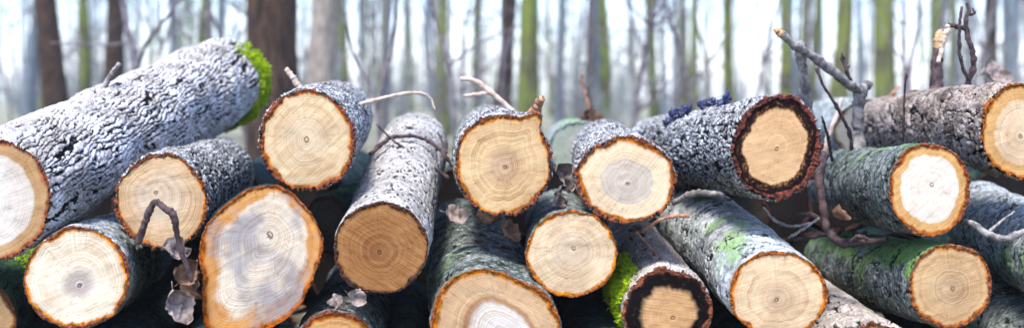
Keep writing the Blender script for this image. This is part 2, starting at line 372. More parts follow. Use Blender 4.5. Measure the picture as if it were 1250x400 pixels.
def bark_height(kind, p, s):
    """p: metres on the undisplaced surface (x, z, along). returns height 0..1 and amplitude in metres"""
    p0 = p; p = p + s * .173
    wv = np.stack([vn(p * 38, s + 5), vn(p * 38 + 9, s + 6), vn(p * 38 + 21, s + 7)], 1)
    fine = fbm(p * 160, s + 3, 3)
    if kind in ('flaky', 'scaly'):                    # overlapping scales with one lifted, ragged edge
        a0, b0, amp, wob = (.0128, .070, .0105, 1.7) if kind == 'flaky' else (.0135, .021, .011, 2.0)
        arc = np.arctan2(p0[:, 0], p0[:, 1]) * np.hypot(p0[:, 0], p0[:, 1]).mean()
        phi = arc / a0 + .5 * p0[:, 2] / .05 + wob * fbm(p / (np.array([.034, .034, .075]) if kind == 'flaky' else np.array([.03, .03, .045])), s + 1, 3) + (.30 if kind == 'flaky' else .45) * fine
        bd = np.floor(phi); fr = phi - bd; hb = _hash(bd.astype(np.int64) + 400, np.zeros(len(p), np.int64), np.zeros(len(p), np.int64), s)
        ph2 = p0[:, 2] / b0 + hb * 9 + .7 * vn(p / .02, s + 2) + .35 * fine - .35 * fr; b2 = np.floor(ph2); f2_ = ph2 - b2
        rid = _hash(bd.astype(np.int64) + 400, b2.astype(np.int64) + 400, np.zeros(len(p), np.int64), s + 3)
        g = .35 + .65 * sst(-.6, .0, vn(p * 26 + 3, s + 40) + .8 * (rid - .5))
        ck = 1 - (1 - sst(.04, .42, fr)) * g; c2 = 1 - (1 - sst(.02, .24, f2_)) * g * .95
        hole = np.where(rid > (.975 if kind == 'flaky' else .84), .35, 1)
        h = ck * c2 * (.42 + .36 * fr + .22 * rid) * hole + .12 * fine
        return np.clip(h, 0, 1), amp
    if kind == 'speckled':
        f1, f2, rid, rel = worley(p / np.array([.016, .016, .026]) + wv * .4, s); g1, g2, gid, _ = worley(p / np.array([.007, .007, .010]) + wv * .4, s + 9)
        h = sst(0, .3, f2 - f1) * .25 + .45 + .3 * fine + .25 * (gid - .5); h = h * np.where(gid > .76, .15 + .5 * (1 - sst(0, .4, g2 - g1)), 1)
        return np.clip(h, 0, 1), .005
    if kind == 'plated':
        f1, f2, rid, rel = worley(p / np.array([.042, .042, .070]) + wv * .34 + .25 * fine[:, None], s); ck = sst(.03, .17, f2 - f1)
        g1, g2, gid, _ = worley(p / np.array([.014, .014, .022]) + wv * .4, s + 9)
        h = ck * (.5 + .3 * rid + .2 * sst(.02, .2, g2 - g1)) + .14 * fine
        return np.clip(h, 0, 1), .011
    if kind == 'smooth':
        rg = np.abs(vn(p / np.array([.030, .030, .11]) + wv * .45 + .12 * fine[:, None], s + 2)); cr = sst(.01, .09, rg + .10 * sst(-.1, .25, vn(p * 9, s + 8)))
        f1, f2, rid, rel = worley(p / np.array([.013, .013, .021]) + wv * .7 + .3 * fine[:, None], s + 1)
        fl = 1 - (1 - sst(.02, .3, f2 - f1)) * sst(.1, .5, vn(p * 22 + 4, s + 40)) * .7
        h = (.58 + .42 * fbm(p * 40, s + 4, 4) + .22 * fine + .2 * (rid - .5)) * fl
        g1, g2, gid, _ = worley(p / np.array([.008, .008, .010]) + wv * .4, s + 9); h = h * np.where(gid > .91, .3 + .7 * sst(.1, .5, g1), 1)
        return np.clip(h * (.05 + .95 * cr), 0, 1), .0065
    # 'ridged' : vertical shallow furrows
    q = p / np.array([.012, .012, .07]) + wv * .5
    rg = 1 - np.abs(fbm(q, s, 3)) * 2.2
    return np.clip(.25 + .6 * rg * .8 + .2 * fine, 0, 1), .006

LOGO = {}
def build_log(key, kind, bmat, rmat, fmat, label, na=220, nv=130, bark_px=4.5, pith=None, algae=(0, 0, 0, 0), tilt=(0, 0), bend=0.0, name='log', group=None):
    cx, cy, rx, ry, yf, L, bx, by, tp = LOGS[key]; s = sum(ord(c) * (i + 3) for i, c in enumerate(key))
    f = P(cx, cy, yf); bk = P(bx, by, yf + L); loc = f; ax = bk - f
    e_ = empty(name, loc); tag(e_, label, 'log', group)
    th, r = outline(key, na); px = yf / F; r = r * px
    cosx, sinz = np.cos(th), np.sin(th); ro = r - .0015
    vv = np.linspace(0, 1, nv) ** 1.25
    TH, VV = np.meshgrid(th, vv); R = np.tile(ro, (nv, 1)) * (1 + (tp - 1) * VV)
    # ovality of the front relaxes to round further back
    mean = ro.mean(); R = R + (mean * (1 + (tp - 1) * VV) - R) * np.clip(VV * 1.6, 0, .75)
    dx, dz = np.cos(TH), np.sin(TH)
    p = np.stack([dx.ravel() * R.ravel(), dz.ravel() * R.ravel(), (VV * L).ravel()], 1)
    h, amp = bark_height(kind, p, s)
    lump = .05 * vn(p * 9 + s, s + 77)                              # broad swellings
    rr = R.ravel() * (1 + lump * np.clip(VV.ravel() * 8, 0, 1)) + amp * (h - .75)
    bz = bend * np.sin(np.pi * VV.ravel())
    X = ax[0] * VV.ravel() + dx.ravel() * rr; Z = ax[2] * VV.ravel() + dz.ravel() * rr + bz
    Yv = ax[1] * VV.ravel()
    def tl(x, z, yy): return yy + tilt[0] * x + tilt[1] * z
    fade = 1 - VV.ravel()
    Yv = Yv + (tilt[0] * dx.ravel() * rr + tilt[1] * dz.ravel() * rr) * fade
    Yv = np.where(VV.ravel() == 0, Yv + .002 * vn(p * 220, s + 4), Yv)
    V = np.stack([X, Yv, Z], 1)
    i = np.arange(nv - 1)[:, None] * na + np.arange(na); j = np.arange(nv - 1)[:, None] * na + (np.arange(na) + 1) % na
    Q = np.stack([i, j, j + na, i + na], -1).reshape(-1, 4)
    # rough cut edge of the bark: rings from the outer edge to the wood
    q = np.stack([cosx, sinz, np.full(na, s * .1)], 1)
    bt = bark_px * px * (1 + .55 * vn(q * 2.5, s + 20) + .3 * vn(q * 7, s + 22) + .14 * vn(q * 22, s + 21))
    rw = ro - bt; k_r = 5; rings = []
    r0 = np.hypot(dx[0] * rr[:na], dz[0] * rr[:na])
    for k in range(1, k_r + 1):
        t = k / k_r; rk = r0 * (1 - t) + rw * t
        x, z = cosx * rk, sinz * rk; yy = .0028 * vn(np.stack([x, z, x * 0], 1) * 300, s + 9) - .001 * (t < 1) + .0016 * (k == k_r)
        rings.append(np.stack([x, tl(x, z, yy), z], 1))
    base = len(V); V = np.vstack([V] + rings); idx = np.concatenate([np.arange(na)] + [base + k * na + np.arange(na) for k in range(k_r)]).reshape(k_r + 1, na)
    a_, b_ = idx[:-1], idx[1:]; Q2 = np.stack([a_, b_, np.roll(b_, -1, 1), np.roll(a_, -1, 1)], -1).reshape(-1, 4)
    hh = np.concatenate([h, np.full(k_r * na, .5)])
    # algae mask: strongest around angle algae[0] (deg), width algae[1], amount algae[2], noise share algae[3]
    d = (np.degrees(TH.ravel()) - algae[0] + 180) % 360 - 180
    al = algae[2] * np.exp(-.5 * (d / max(algae[1], 1)) ** 2) + algae[3] * (fbm(p * 14 + s, s + 13, 3)) * (algae[2] > 0)
    al = np.concatenate([al, np.zeros(k_r * na)])
    mi = np.concatenate([np.zeros(len(Q), int), np.ones(len(Q2), int)])
    obj('bark', mesh_np('bark', V, np.vstack([Q, Q2]), [bmat, rmat], {'h': hh, 'al': al}, mi), e_)
    # sawn face, rings follow the outline and close on the pith
    nrad = 26; pc = np.array([(pith[0] - cx) * px, -(pith[1] - cy) * px]) if pith else np.array([rx * .06, ry * .05]) * px
    def disc(rw_, yfun, col, flip=False, nr_=nrad):
        rho = np.linspace(0, 1, nr_ + 1)[1:]; ex, ez = cosx * rw_, sinz * rw_
        vs = [np.array([[pc[0] * col, 0, pc[1] * col]])]; ra = [np.zeros(1)]; ca = [np.zeros(1)]; sa = [np.zeros(1)]
        for q_ in rho:
            vs.append(np.stack([pc[0] * col * (1 - q_) + ex * q_, ex * 0, pc[1] * col * (1 - q_) + ez * q_], 1)); ra.append(np.full(na, q_)); ca.append(cosx); sa.append(sinz)
        vs = np.vstack(vs); vs[:, 1] = yfun(vs[:, 0], vs[:, 2])
        id_ = 1 + np.arange(nr_ * na).reshape(nr_, na); a1, b1 = id_[:-1], id_[1:]
        qs = np.stack([a1, np.roll(a1, -1, 1), np.roll(b1, -1, 1), b1], -1).reshape(-1, 4)
        tr = np.stack([np.zeros(na, int), np.roll(id_[0], -1), id_[0]], 1)
        if flip: qs = qs[:, ::-1]; tr = tr[:, ::-1]
        me = mesh_mixed('cut_face', [(vs, qs[:, ::-1], tr[:, ::1])], fmat)
        for n_, dd in (('rho', ra), ('ca', ca), ('sa', sa)):
            at = me.attributes.new(n_, 'FLOAT', 'POINT'); at.data.foreach_set('value', np.concatenate(dd).astype(np.float32))
        return me
    sx = np.array([math.cos(s), math.sin(s)])
    def yfront(x, z):
        g = np.stack([x, z, x * 0], 1)
        return tl(x, z, .0012 * vn(g * 28, s + 30) + .0006 * vn(g @ np.diag([1, 1, 1]) * 90, s + 31)) + .001
    obj('cut_face', disc(rw + .0006, yfront, 1.0), e_)
    rb = rr.reshape(nv, na)[-1] * .985
    o = obj('cut_face', disc(rb, lambda x, z: x * 0, .6, True, 6), e_); o.location = (float(ax[0]), float(ax[1] - .003), float(ax[2]))
    LOGO[key] = dict(e=e_, V=V[:nv * na].reshape(nv, na, 3), c=np.stack([ax[0] * vv, ax[1] * vv, ax[2] * vv + bend * np.sin(np.pi * vv)], 1), th=th, vv=vv, loc=loc)
    return e_

# bark looks
WHITE = lambda s: bark_mat(s, (26, 24, 25), (178, 172, 164), (240, 238, 236), (226, 230, 224), .56, (96, 100, 60), .30, .60)
SPECK = lambda s: bark_mat(s, (36, 31, 29), (172, 168, 160), (222, 220, 213), (112, 100, 94), .60, (104, 112, 66), .20, .48)
DARK = lambda s: bark_mat(s, (20, 18, 20), (92, 90, 92), (138, 136, 136), (222, 226, 222), .50, (70, 88, 52), .28, .66)
GREEN = lambda s: bark_mat(s, (26, 30, 30), (120, 128, 126), (186, 194, 192), (226, 230, 228), .53, (104, 142, 66), .14, .46)
GREY = lambda s: bark_mat(s, (20, 22, 22), (80, 90, 84), (140, 148, 142), (198, 204, 198), .56, (92, 128, 50), .14, .48)
TEAL = lambda s: bark_mat(s, (8, 11, 12), (28, 42, 46), (54, 72, 72), (130, 150, 140), .62, (64, 96, 44), .10, .45)  # dark teal bark, deepened further to carry the shade of the gaps
PINE = lambda s: bark_mat(s, (14, 11, 10), (122, 106, 94), (182, 168, 156), (190, 204, 184), .60, (150, 160, 110), .20, .45)
PALE = lambda s: bark_mat(s, (50, 38, 34), (174, 162, 150), (210, 202, 192), (150, 120, 110), .60, (90, 110, 50), .14, .42)
RIM_RED = rim_mat((128, 72, 46), (76, 46, 36)); RIM_DARK = rim_mat((78, 50, 40), (46, 31, 28)); RIM_ORANGE = rim_mat((150, 84, 36), (96, 54, 30))

build_log('L1', 'flaky', WHITE(1), RIM_RED, face_mat(1, (232, 222, 212), (206, 164, 112), (168, 100, 66), .80, .02, 30, .22, .2, .35, .955, wob=.02),
          'thick log with long white flaky bark and a mossy far end', 420, 420, 4.5, (-30, 250), (-95, 40, .75, .4), (-.02, 0))
build_log('L2', 'scaly', DARK(2), RIM_RED, face_mat(2, (226, 200, 170), (226, 190, 146), (200, 124, 44), .6, .2, 30, .38, .22, .2, .955),
          'log with dark scaly bark, its cut face behind the bent twig', 260, 170, 5, (190, 234), (-90, 40, .3, .3))
build_log('L3', 'scaly', DARK(3), RIM_RED, face_mat(3, (238, 214, 178), (240, 212, 168), (194, 110, 40), .5, .2, 26, .34, .3, .75, .94),
          'cream-faced log with knobbly dark bark, beside the mossy end of the white log', 260, 150, 5.5, (374, 170), (-90, 40, .3, .3))
build_log('L4', 'smooth', GREEN(4), RIM_RED, face_mat(4, (198, 186, 180), (246, 230, 204), (214, 136, 54), .30, .16, 18, .30, .25, .4, .93, wob=.05),
          'pale log with a grey star at its heart, under the long white log', 240, 140, 4.5, (97, 348), (-10, 60, .5, .4))
build_log('L5', 'smooth', TEAL(5), RIM_ORANGE, face_mat(5, (236, 221, 200), (226, 160, 82), (186, 100, 34), .75, .07, 34, .34, .25, .5, .95, wob=.24, blot=(170, 164, 170), blot_s=.85),
          'large irregular log face with grey-lilac heart and orange rim', 280, 90, 3.5, (330, 285), (0, 60, .4, .4))
build_log('L6', 'speckled', SPECK(6), RIM_DARK, face_mat(6, (166, 116, 68), (186, 134, 80), (150, 98, 50), .4, .3, 34, .55, .55, -.55, .965),
          'brown-faced log with white speckled bark receding between its neighbours', 280, 220, 5, (463, 308), (200, 40, .3, .3))
build_log('L7', 'scaly', DARK(7), RIM_RED, face_mat(7, (212, 176, 138), (232, 196, 144), (212, 130, 48), .34, .12, 30, .42, .2, .3, .945),
          'round tan log face with a broken branch nub on its upper edge', 280, 130, 5.5, (617, 204), (180, 50, .6, .4))
build_log('L8', 'scaly', DARK(8), RIM_RED, face_mat(8, (214, 198, 182), (242, 216, 178), (190, 112, 44), .56, .03, 28, .24, .2, .9, .925, wob=.05, blot=(206, 150, 96), blot_s=.3),
          'oval log face with a grey heart, beside the tan face with a nub', 260, 120, 5, (766, 224), (180, 50, .3, .3))
build_log('L9', 'smooth', GREY(9), RIM_ORANGE, face_mat(9, (232, 208, 178), (242, 216, 178), (222, 142, 52), .45, .15, 28, .30, .28, .5, .94),
          'round cream log face with a thin orange rim, beneath the oval grey-hearted face', 260, 120, 3.5, (700, 303), (180, 50, .4, .4))
build_log('L10', 'smooth', GREY(10), RIM_ORANGE, face_mat(10, (230, 222, 214), (220, 182, 138), (190, 116, 52), .52, .03, 22, .30, .25, -.5, .925, band=(176, 122, 78), wob=.06),
          'large lobed log face with a notch in its top edge and a white heart', 300, 200, 4, (612, 405), (150, 60, .45, .4))
build_log('L11', 'plated', PALE(11), RIM_RED, face_mat(11, (220, 172, 118), (14, 11, 14), (50, 30, 26), .66, .08, 20, .25, .45, -.12, .95, wob=.10, mottle=((96, 62, 38), .56)),
          'log face with a tan centre ringed by a black stained band', 260, 150, 6.5, (822, 388), (170, 50, .5, .3))
build_log('L12', 'smooth', GREY(12), RIM_RED, face_mat(12, (226, 180, 124), (222, 168, 100), (176, 96, 44), .5, .2, 26, .4, .3, .3, .92),
          'orange-tan log face with only its top edge showing, under the brown-faced log', 240, 100, 5, (408, 440), (0, 0, 0, 0))
build_log('L13', 'smooth', bark_mat(13, (26, 30, 30), (148, 156, 154), (208, 214, 212), (234, 238, 236), .53, (108, 146, 66), .14, .46), RIM_ORANGE, face_mat(13, (226, 196, 160), (238, 208, 166), (214, 128, 46), .35, .15, 30, .36, .25, .3, .95),
          'log with green-tinted pale bark and a cream face with a small knot', 300, 240, 4.5, (948, 366), (110, 60, .34, .75))
build_log('L14', 'scaly', DARK(14), rim_mat((112, 58, 42), (54, 32, 32)), face_mat(14, (226, 180, 128), (150, 104, 58), (28, 15, 16), .79, .03, 22, .26, .2, .3, .90, mottle=((34, 19, 19), .38), wob=.06),
          'log carrying black fungus, its tan heart ringed by dark mottled wood', 300, 230, 8, (948, 181), (-90, 40, .2, .3))
build_log('L15', 'smooth', GREY(15), RIM_RED, face_mat(15, (246, 234, 218), (228, 174, 102), (190, 106, 50), .76, .025, 24, .20, .3, .7, .94, wob=.03),
          'grey log with a white heart and wide tan sapwood, under the broken branch', 280, 190, 4.5, (1138, 226), (110, 50, .45, .45))
build_log('L16', 'smooth', GREY(16), RIM_RED, face_mat(16, (214, 180, 138), (222, 184, 134), (204, 128, 46), .5, .2, 30, .40, .3, .3, .945),
          'log with mossy green bark below the white-hearted log with sapwood', 280, 190, 4.5, (1163, 352), (98, 55, .95, .5))
build_log('L17', 'plated', PINE(17), RIM_ORANGE, face_mat(17, (236, 206, 168), (228, 176, 106), (190, 112, 36), .70, .03, 24, .25, .2, .3, .94, wob=.05),
          'log with plated pinkish-grey bark and deep black cracks', 300, 220, 5, (1246, 166), (130, 40, .3, .4), bend=.012)
build_log('L18', 'smooth', GREEN(18), RIM_RED, face_mat(18, (220, 190, 150), (220, 180, 130), (150, 84, 44), .5, .2),
          'pale green-grey barked log crossed by a thin grey twig', 260, 170, 5, None, (180, 60, .5, .4))
build_log('L19', 'ridged', TEAL(19), RIM_DARK, face_mat(19, (200, 170, 130), (200, 160, 110), (140, 90, 50), .5, .2),
          'dark mossy log below the thick white-barked log', 220, 130, 5, None, (60, 60, .6, .5))
build_log('L20', 'smooth', GREY(20), RIM_DARK, face_mat(20, (200, 170, 130), (200, 160, 110), (140, 90, 50), .5, .2),
          'slate grey barked log at the foot of the pile below the pale green log', 200, 120, 5, None, (0, 0, 0, 0))
build_log('L21', 'plated', PALE(21), RIM_RED, face_mat(21, (200, 170, 130), (200, 160, 110), (140, 90, 50), .5, .2),
          'pale peeling barked log at the foot of the pile under the mossy green one', 220, 150, 5, None, (0, 0, 0, 0))
build_log('L22', 'smooth', GREEN(22), rim_mat((150, 162, 150), (118, 128, 118)), face_mat(22, (196, 206, 194), (188, 200, 184), (160, 168, 150), .5, .2),
          'pale green log end lying behind the oval grey-hearted log', 140, 60, 4, None, (90, 90, .6, .4))
build_log('L23', 'smooth', GREEN(23), RIM_DARK, face_mat(23, (170, 165, 155), (160, 158, 150), (110, 100, 80), .5, .2),
          'blurred pale log end lying behind the broken branch', 140, 60, 4, None, (90, 90, .4, .4))
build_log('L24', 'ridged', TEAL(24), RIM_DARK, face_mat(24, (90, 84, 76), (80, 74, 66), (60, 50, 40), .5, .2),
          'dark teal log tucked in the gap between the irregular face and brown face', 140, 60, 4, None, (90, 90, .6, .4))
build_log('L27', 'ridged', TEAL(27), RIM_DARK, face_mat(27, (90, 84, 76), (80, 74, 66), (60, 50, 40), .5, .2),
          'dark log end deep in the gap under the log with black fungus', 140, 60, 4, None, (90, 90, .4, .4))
FLOW = face_mat(40, (150, 124, 94), (146, 114, 78), (110, 66, 32), .5, .2); BLOW = TEAL(40)  # low logs: bark darkened, the shade between logs is in the colour
FSHADE = face_mat(41, (40, 36, 34), (36, 31, 29), (28, 23, 21), .5, .2); BSHADE = TEAL(41)  # back stack: near-black colour paints the shade seen in the gaps
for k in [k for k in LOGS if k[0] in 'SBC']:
    build_log(k, 'smooth', BLOW if k[0] == 'S' else BSHADE, RIM_RED if k[0] == 'S' else RIM_DARK, FLOW if k[0] == 'S' else FSHADE, 'log low in the pile carrying the logs above, shade painted into its bark' if k[0] == 'S' else 'log end behind the front pile, gap shade painted into its dark colour',
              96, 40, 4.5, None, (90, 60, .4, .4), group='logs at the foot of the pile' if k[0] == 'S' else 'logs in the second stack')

# ------------------------------------------------------------------ branches, twigs, moss, fungus, leaves
TW_GREY = simple_mat('grey_twig_bark', (88, 84, 80), (146, 140, 134), 60, .85, .002, c3=(46, 42, 40), t3=.56)
TW_DARK = simple_mat('dark_twig_bark', (44, 34, 36), (84, 66, 64), 70, .8, .002, c3=(128, 112, 108), t3=.66)
TW_BROWN = simple_mat('brown_twig_bark', (110, 76, 58), (160, 116, 88), 60, .8, .002, c3=(70, 48, 40), t3=.62)
TW_PALE = simple_mat('bare_pale_wood', (150, 130, 112), (190, 172, 154), 60, .8, .001, c3=(150, 110, 84), t3=.64)
TORN = simple_mat('torn_wood', (164, 116, 72), (204, 174, 134), 120, .85, .004, c3=(150, 92, 50), t3=.6)
def tw_pts(pts):
    out = []
    for q in pts: out.append(P(q[0], q[1], q[2]))
    return np.array(out)
def jag(pts, rp, seg, seed, rough=.2, amp=.35):
    nb = .35
    if max(rp) > 3: rough, amp, nb = .24, .16, .2
    """a twig: slightly crooked tube with swollen nodes; rp are radii in px at each point's depth"""
    W = tw_pts(pts); r = np.array([a_ * q[2] / F for a_, q in zip(rp, pts)]); n = len(pts) * 7
    c, rr = catmull(W, r, n); R = np.random.RandomState(seed)
    c[1:-1] += R.uniform(-1, 1, (n - 2, 3)) * rr[1:-1, None] * amp
    nod = np.zeros(n); nod[R.choice(np.arange(2, n - 1), max(1, n // 6), False)] = 1
    return tube_arr(c, rr * (1 + nb * nod), seg, None, rough, seed, smooth=False)
def rel(parts, loc): return [(V - np.asarray(loc), Q, T) for V, Q, T in parts]
def branch_on(key, name, specs, mat, seed=1, seg=10, parent=None):
    e_ = parent or LOGO[key]['e']; return obj(name, mesh_mixed(name, rel([jag(p_, r_, seg, seed + i) for i, (p_, r_) in enumerate(specs)], LOGO[key]['loc']), mat), e_)
def twig(label, specs, mat, seed=1, seg=8, name='twig', group=None):
    lo = P(*specs[0][0][0]); o = obj(name, mesh_mixed(name, rel([jag(p_, r_, seg, seed + i) for i, (p_, r_) in enumerate(specs)], lo), mat)); o.location = [float(x) for x in lo]
    return tag(o, label, 'twig' if name == 'twig' else 'stick', group)

# forked broken branch growing from the grey log
fork = branch_on('L15', 'branch', [([(1046, 192, 3.06), (1047, 165, 3.06), (1048, 135, 3.05), (1051, 106, 3.04)], [13, 7.6, 6.4, 8]),
                            ([(1054, 110, 3.04), (1038, 104, 3.02), (1010, 82, 2.97), (975, 58, 2.92), (953, 41, 2.9)], [6.6, 6.2, 5.4, 5, 4.6]),
                            ([(1048, 112, 3.04), (1056, 106, 3.05), (1061, 103, 3.06)], [6.4, 5.4, 4.8])], TW_GREY, 3, 14)
branch_on('L15', 'torn_end', [([(954, 42, 2.9), (949, 38, 2.895), (945, 36, 2.89)], [4.6, 3.8, 1.2])], TORN, 31, 10, fork)
branch_on('L15', 'torn_end', [([(1060, 104, 3.06), (1064, 102, 3.065)], [4.6, 3])], TORN, 33, 10, fork)
branch_on('L15', 'twig', [([(1040, 102, 3.02), (1034, 88, 3.0), (1031, 76, 3.0), (1027, 64, 2.99)], [3, 2.4, 2.2, .8]), ([(1031, 78, 3.0), (1025, 70, 3.0)], [1.8, .8]), ([(1033, 86, 3.0), (1038, 80, 3.0)], [1.8, .7])], TW_DARK, 41, 7, fork)
twig('short upright grey stick wedged behind the log with black fungus', [([(993, 215, 3.15), (988, 160, 3.05), (984, 120, 3.0), (978, 70, 2.96), (976, 58, 2.95)], [6.8, 6.8, 6.2, 5.6, 6])][:1] + [([(976, 58, 2.95), (977, 54, 2.95), (978, 51, 2.95)], [6, 5, 2.5])], TW_GREY, 7, 12, 'broken_stick')
twig('dark thin twig leaning against the foot of the forked branch', [([(1041, 186, 2.98), (1036, 160, 2.96), (1020, 128, 2.93), (1003, 100, 2.9), (998, 82, 2.9)], [2.2, 2.2, 2, 1.8, 1.9]), ([(1000, 92, 2.9), (996, 84, 2.9)], [1.6, 1.4])], TW_DARK, 9)
twig('thin upright reddish twig with a bud tip before the plated log', [([(1102, 190, 2.8), (1103, 150, 2.76), (1104, 118, 2.74), (1106, 88, 2.72)], [1.5, 1.4, 1.3, 1.6]), ([(1105, 100, 2.73), (1108, 92, 2.73)], [1.2, .9])], TW_DARK, 12)
twig('bleached bare twig standing between the fungus log and forked branch', [([(1006, 190, 3.2), (1012, 165, 3.2), (1022, 140, 3.2), (1027, 120, 3.2)], [3.4, 3, 2.6, 2])], TW_PALE, 13)
twig('short dark twig poking up right behind the fungus log face', [([(1016, 196, 2.9), (1010, 165, 2.85), (1003, 142, 2.82)], [2, 1.8, 1.3])], TW_DARK, 14)
twig('blurred brown twig slanting behind the forked branch', [([(1058, 150, 3.6), (1075, 128, 3.6), (1098, 106, 3.6)], [2.6, 2.2, 1.8])], TW_BROWN, 15)
# twiggy shoot and stub on the plated log
shoot = branch_on('L17', 'shoot', [([(1178, 122, 2.84), (1181, 104, 2.84), (1188, 82, 2.83), (1187, 62, 2.82), (1181, 44, 2.82), (1179, 24, 2.82), (1183, 14, 2.82), (1180, 4, 2.82)], [4.6, 3.8, 3.4, 3.2, 3.4, 2.6, 2.6, 1.8]),
                           ([(1183, 98, 2.83), (1176, 84, 2.82), (1171, 62, 2.81), (1171, 36, 2.80), (1174, 8, 2.8)], [2.2, 2, 2.2, 2, 1.6]), ([(1184, 18, 2.82), (1190, 16, 2.82), (1187, 10, 2.82)], [1.8, 1.5, .8]),
                           ([(1182, 38, 2.82), (1174, 34, 2.82), (1165, 32, 2.81), (1158, 31, 2.81)], [2.8, 2.6, 2.4, 3])], TW_DARK, 17, 8)
branch_on('L17', 'dead_shoot_end', [([(1158, 31, 2.81), (1153, 46, 2.80), (1149, 60, 2.8), (1146, 76, 2.79)], [3, 2.8, 2.9, 2.6])], TW_PALE, 19, 8, shoot)
stub = branch_on('L17', 'stub', [([(1140, 128, 3.1), (1142, 104, 3.1), (1143, 78, 3.1), (1146, 58, 3.1)], [10, 8, 7, 6])], TW_DARK, 21, 10)
branch_on('L17', 'torn_end', [([(1146, 60, 3.1), (1147, 44, 3.1), (1148, 36, 3.1)], [6.2, 5, 2])], TORN, 22, 8, stub)
nub = branch_on('L7', 'nub', [([(644, 160, 2.53), (651, 142, 2.52), (656, 130, 2.51), (661, 121, 2.5)], [11, 8, 5.6, 4.6])], TW_BROWN, 25, 12)
branch_on('L7', 'torn_end', [([(660, 123, 2.5), (663, 118, 2.5)], [4.2, 2.6])], TORN, 26, 8, nub)
branch_on('L3', 'stub', [([(368, 112, 3.0), (360, 98, 3.0), (349, 84, 3.0)], [4.6, 4, 3])], TW_PALE, 27, 8)
branch_on('L1', 'stub', [([(122, 118, 2.97), (132, 97, 2.97), (146, 77, 2.97)], [4, 3.4, 2.4])], TW_GREY, 28, 8)
twig('thin arching pale twig reaching over the white speckled log', [([(436, 128, 3.0), (455, 123, 3.0), (480, 117, 3.02), (508, 113, 3.04), (524, 119, 3.06), (531, 134, 3.06)], [2.6, 2.3, 2.0, 1.9, 1.7, 1.2])], TW_PALE, 29)
twig('pale curved twig behind the tan face with a nub', [([(562, 96, 3.1), (580, 99, 3.1), (603, 116, 3.1), (634, 144, 3.1)], [2.6, 3.2, 3.4, 3.6]), ([(566, 117, 3.1), (582, 115, 3.1), (598, 113, 3.1)], [1.8, 2.4, 2.6])], TW_PALE, 30)
twig('thin straight dark twig slanting across the white speckled bark', [([(460, 152, 2.98), (486, 176, 2.92), (520, 198, 2.9), (548, 218, 2.88)], [1.4, 1.5, 1.7, 2])], TW_DARK, 33)
twig('curved dark twig arching over the white speckled bark', [([(452, 188, 2.85), (478, 168, 2.95), (512, 168, 2.98), (534, 180, 2.96), (552, 202, 2.94)], [2.6, 2.4, 2.2, 2.2, 2.4]), ([(546, 186, 2.9), (538, 168, 2.95), (534, 162, 2.96)], [1.4, 1.2, .9])], TW_DARK, 32)
twig('bent brown twig folded in front of the scaly log face', [([(168, 296, 2.37), (176, 274, 2.36), (183, 256, 2.355), (190, 246, 2.35), (200, 253, 2.35), (211, 262, 2.35), (216, 285, 2.36), (223, 312, 2.37), (238, 352, 2.385)], [4.6, 4.2, 4, 3.4, 4, 4.6, 3.6, 3.2, 2.8])], TW_DARK, 35, 10)
twig('thick dark branch hanging in the gap beside the grey white-hearted log', [([(1007, 186, 2.75), (1000, 215, 2.72), (1004, 250, 2.70), (1010, 280, 2.68), (1028, 296, 2.66), (1052, 296, 2.63), (1082, 291, 2.6)], [5, 5.5, 5.4, 5.4, 5, 4, 3]), ([(1008, 274, 2.69), (990, 262, 2.70), (972, 262, 2.71)], [4, 3, 2]), ([(1012, 284, 2.68), (985, 290, 2.7), (962, 292, 2.72)], [3.6, 2.6, 1.8]), ([(1036, 296, 2.65), (1048, 288, 2.62), (1060, 292, 2.6)], [3, 2.6, 2])], TW_DARK, 37, 10)
twig('thin grey twigs tangled in the dark gap under the fungus log', [([(932, 252, 2.62), (945, 268, 2.62), (965, 276, 2.64), (990, 272, 2.66)], [1.4, 1.8, 1.9, 1.6]), ([(962, 290, 2.64), (980, 280, 2.65), (1000, 266, 2.66)], [1.6, 1.8, 1.4])], TW_GREY, 43)
twig('grey twig curving across the pale green-grey log', [([(1176, 270, 2.46), (1190, 274, 2.42), (1206, 285, 2.4), (1228, 291, 2.4), (1252, 282, 2.4)], [3.4, 4, 4.2, 4.2, 4]), ([(1206, 284, 2.4), (1222, 270, 2.44), (1238, 258, 2.5)], [2, 1.6, 1.2])], TW_GREY, 45, 10)
twig('pale broken twig poking out beside the oval grey-hearted log', [([(822, 248, 2.72), (846, 236, 2.68), (866, 236, 2.66), (884, 238, 2.66)], [3.6, 4, 3.6, 3])], TW_GREY, 47)
twig('thin brown twig lying below the oval grey-hearted log', [([(786, 280, 2.52), (806, 268, 2.46), (826, 263, 2.45), (841, 263, 2.45)], [1.8, 2, 2.2, 2.6])], TW_BROWN, 48)
twig('hair-thin brown twig in the dark gap above the black-ringed face', [([(776, 282, 2.6), (792, 300, 2.62), (804, 314, 2.64)], [1.4, 1.4, 1.2])], TW_BROWN, 49)

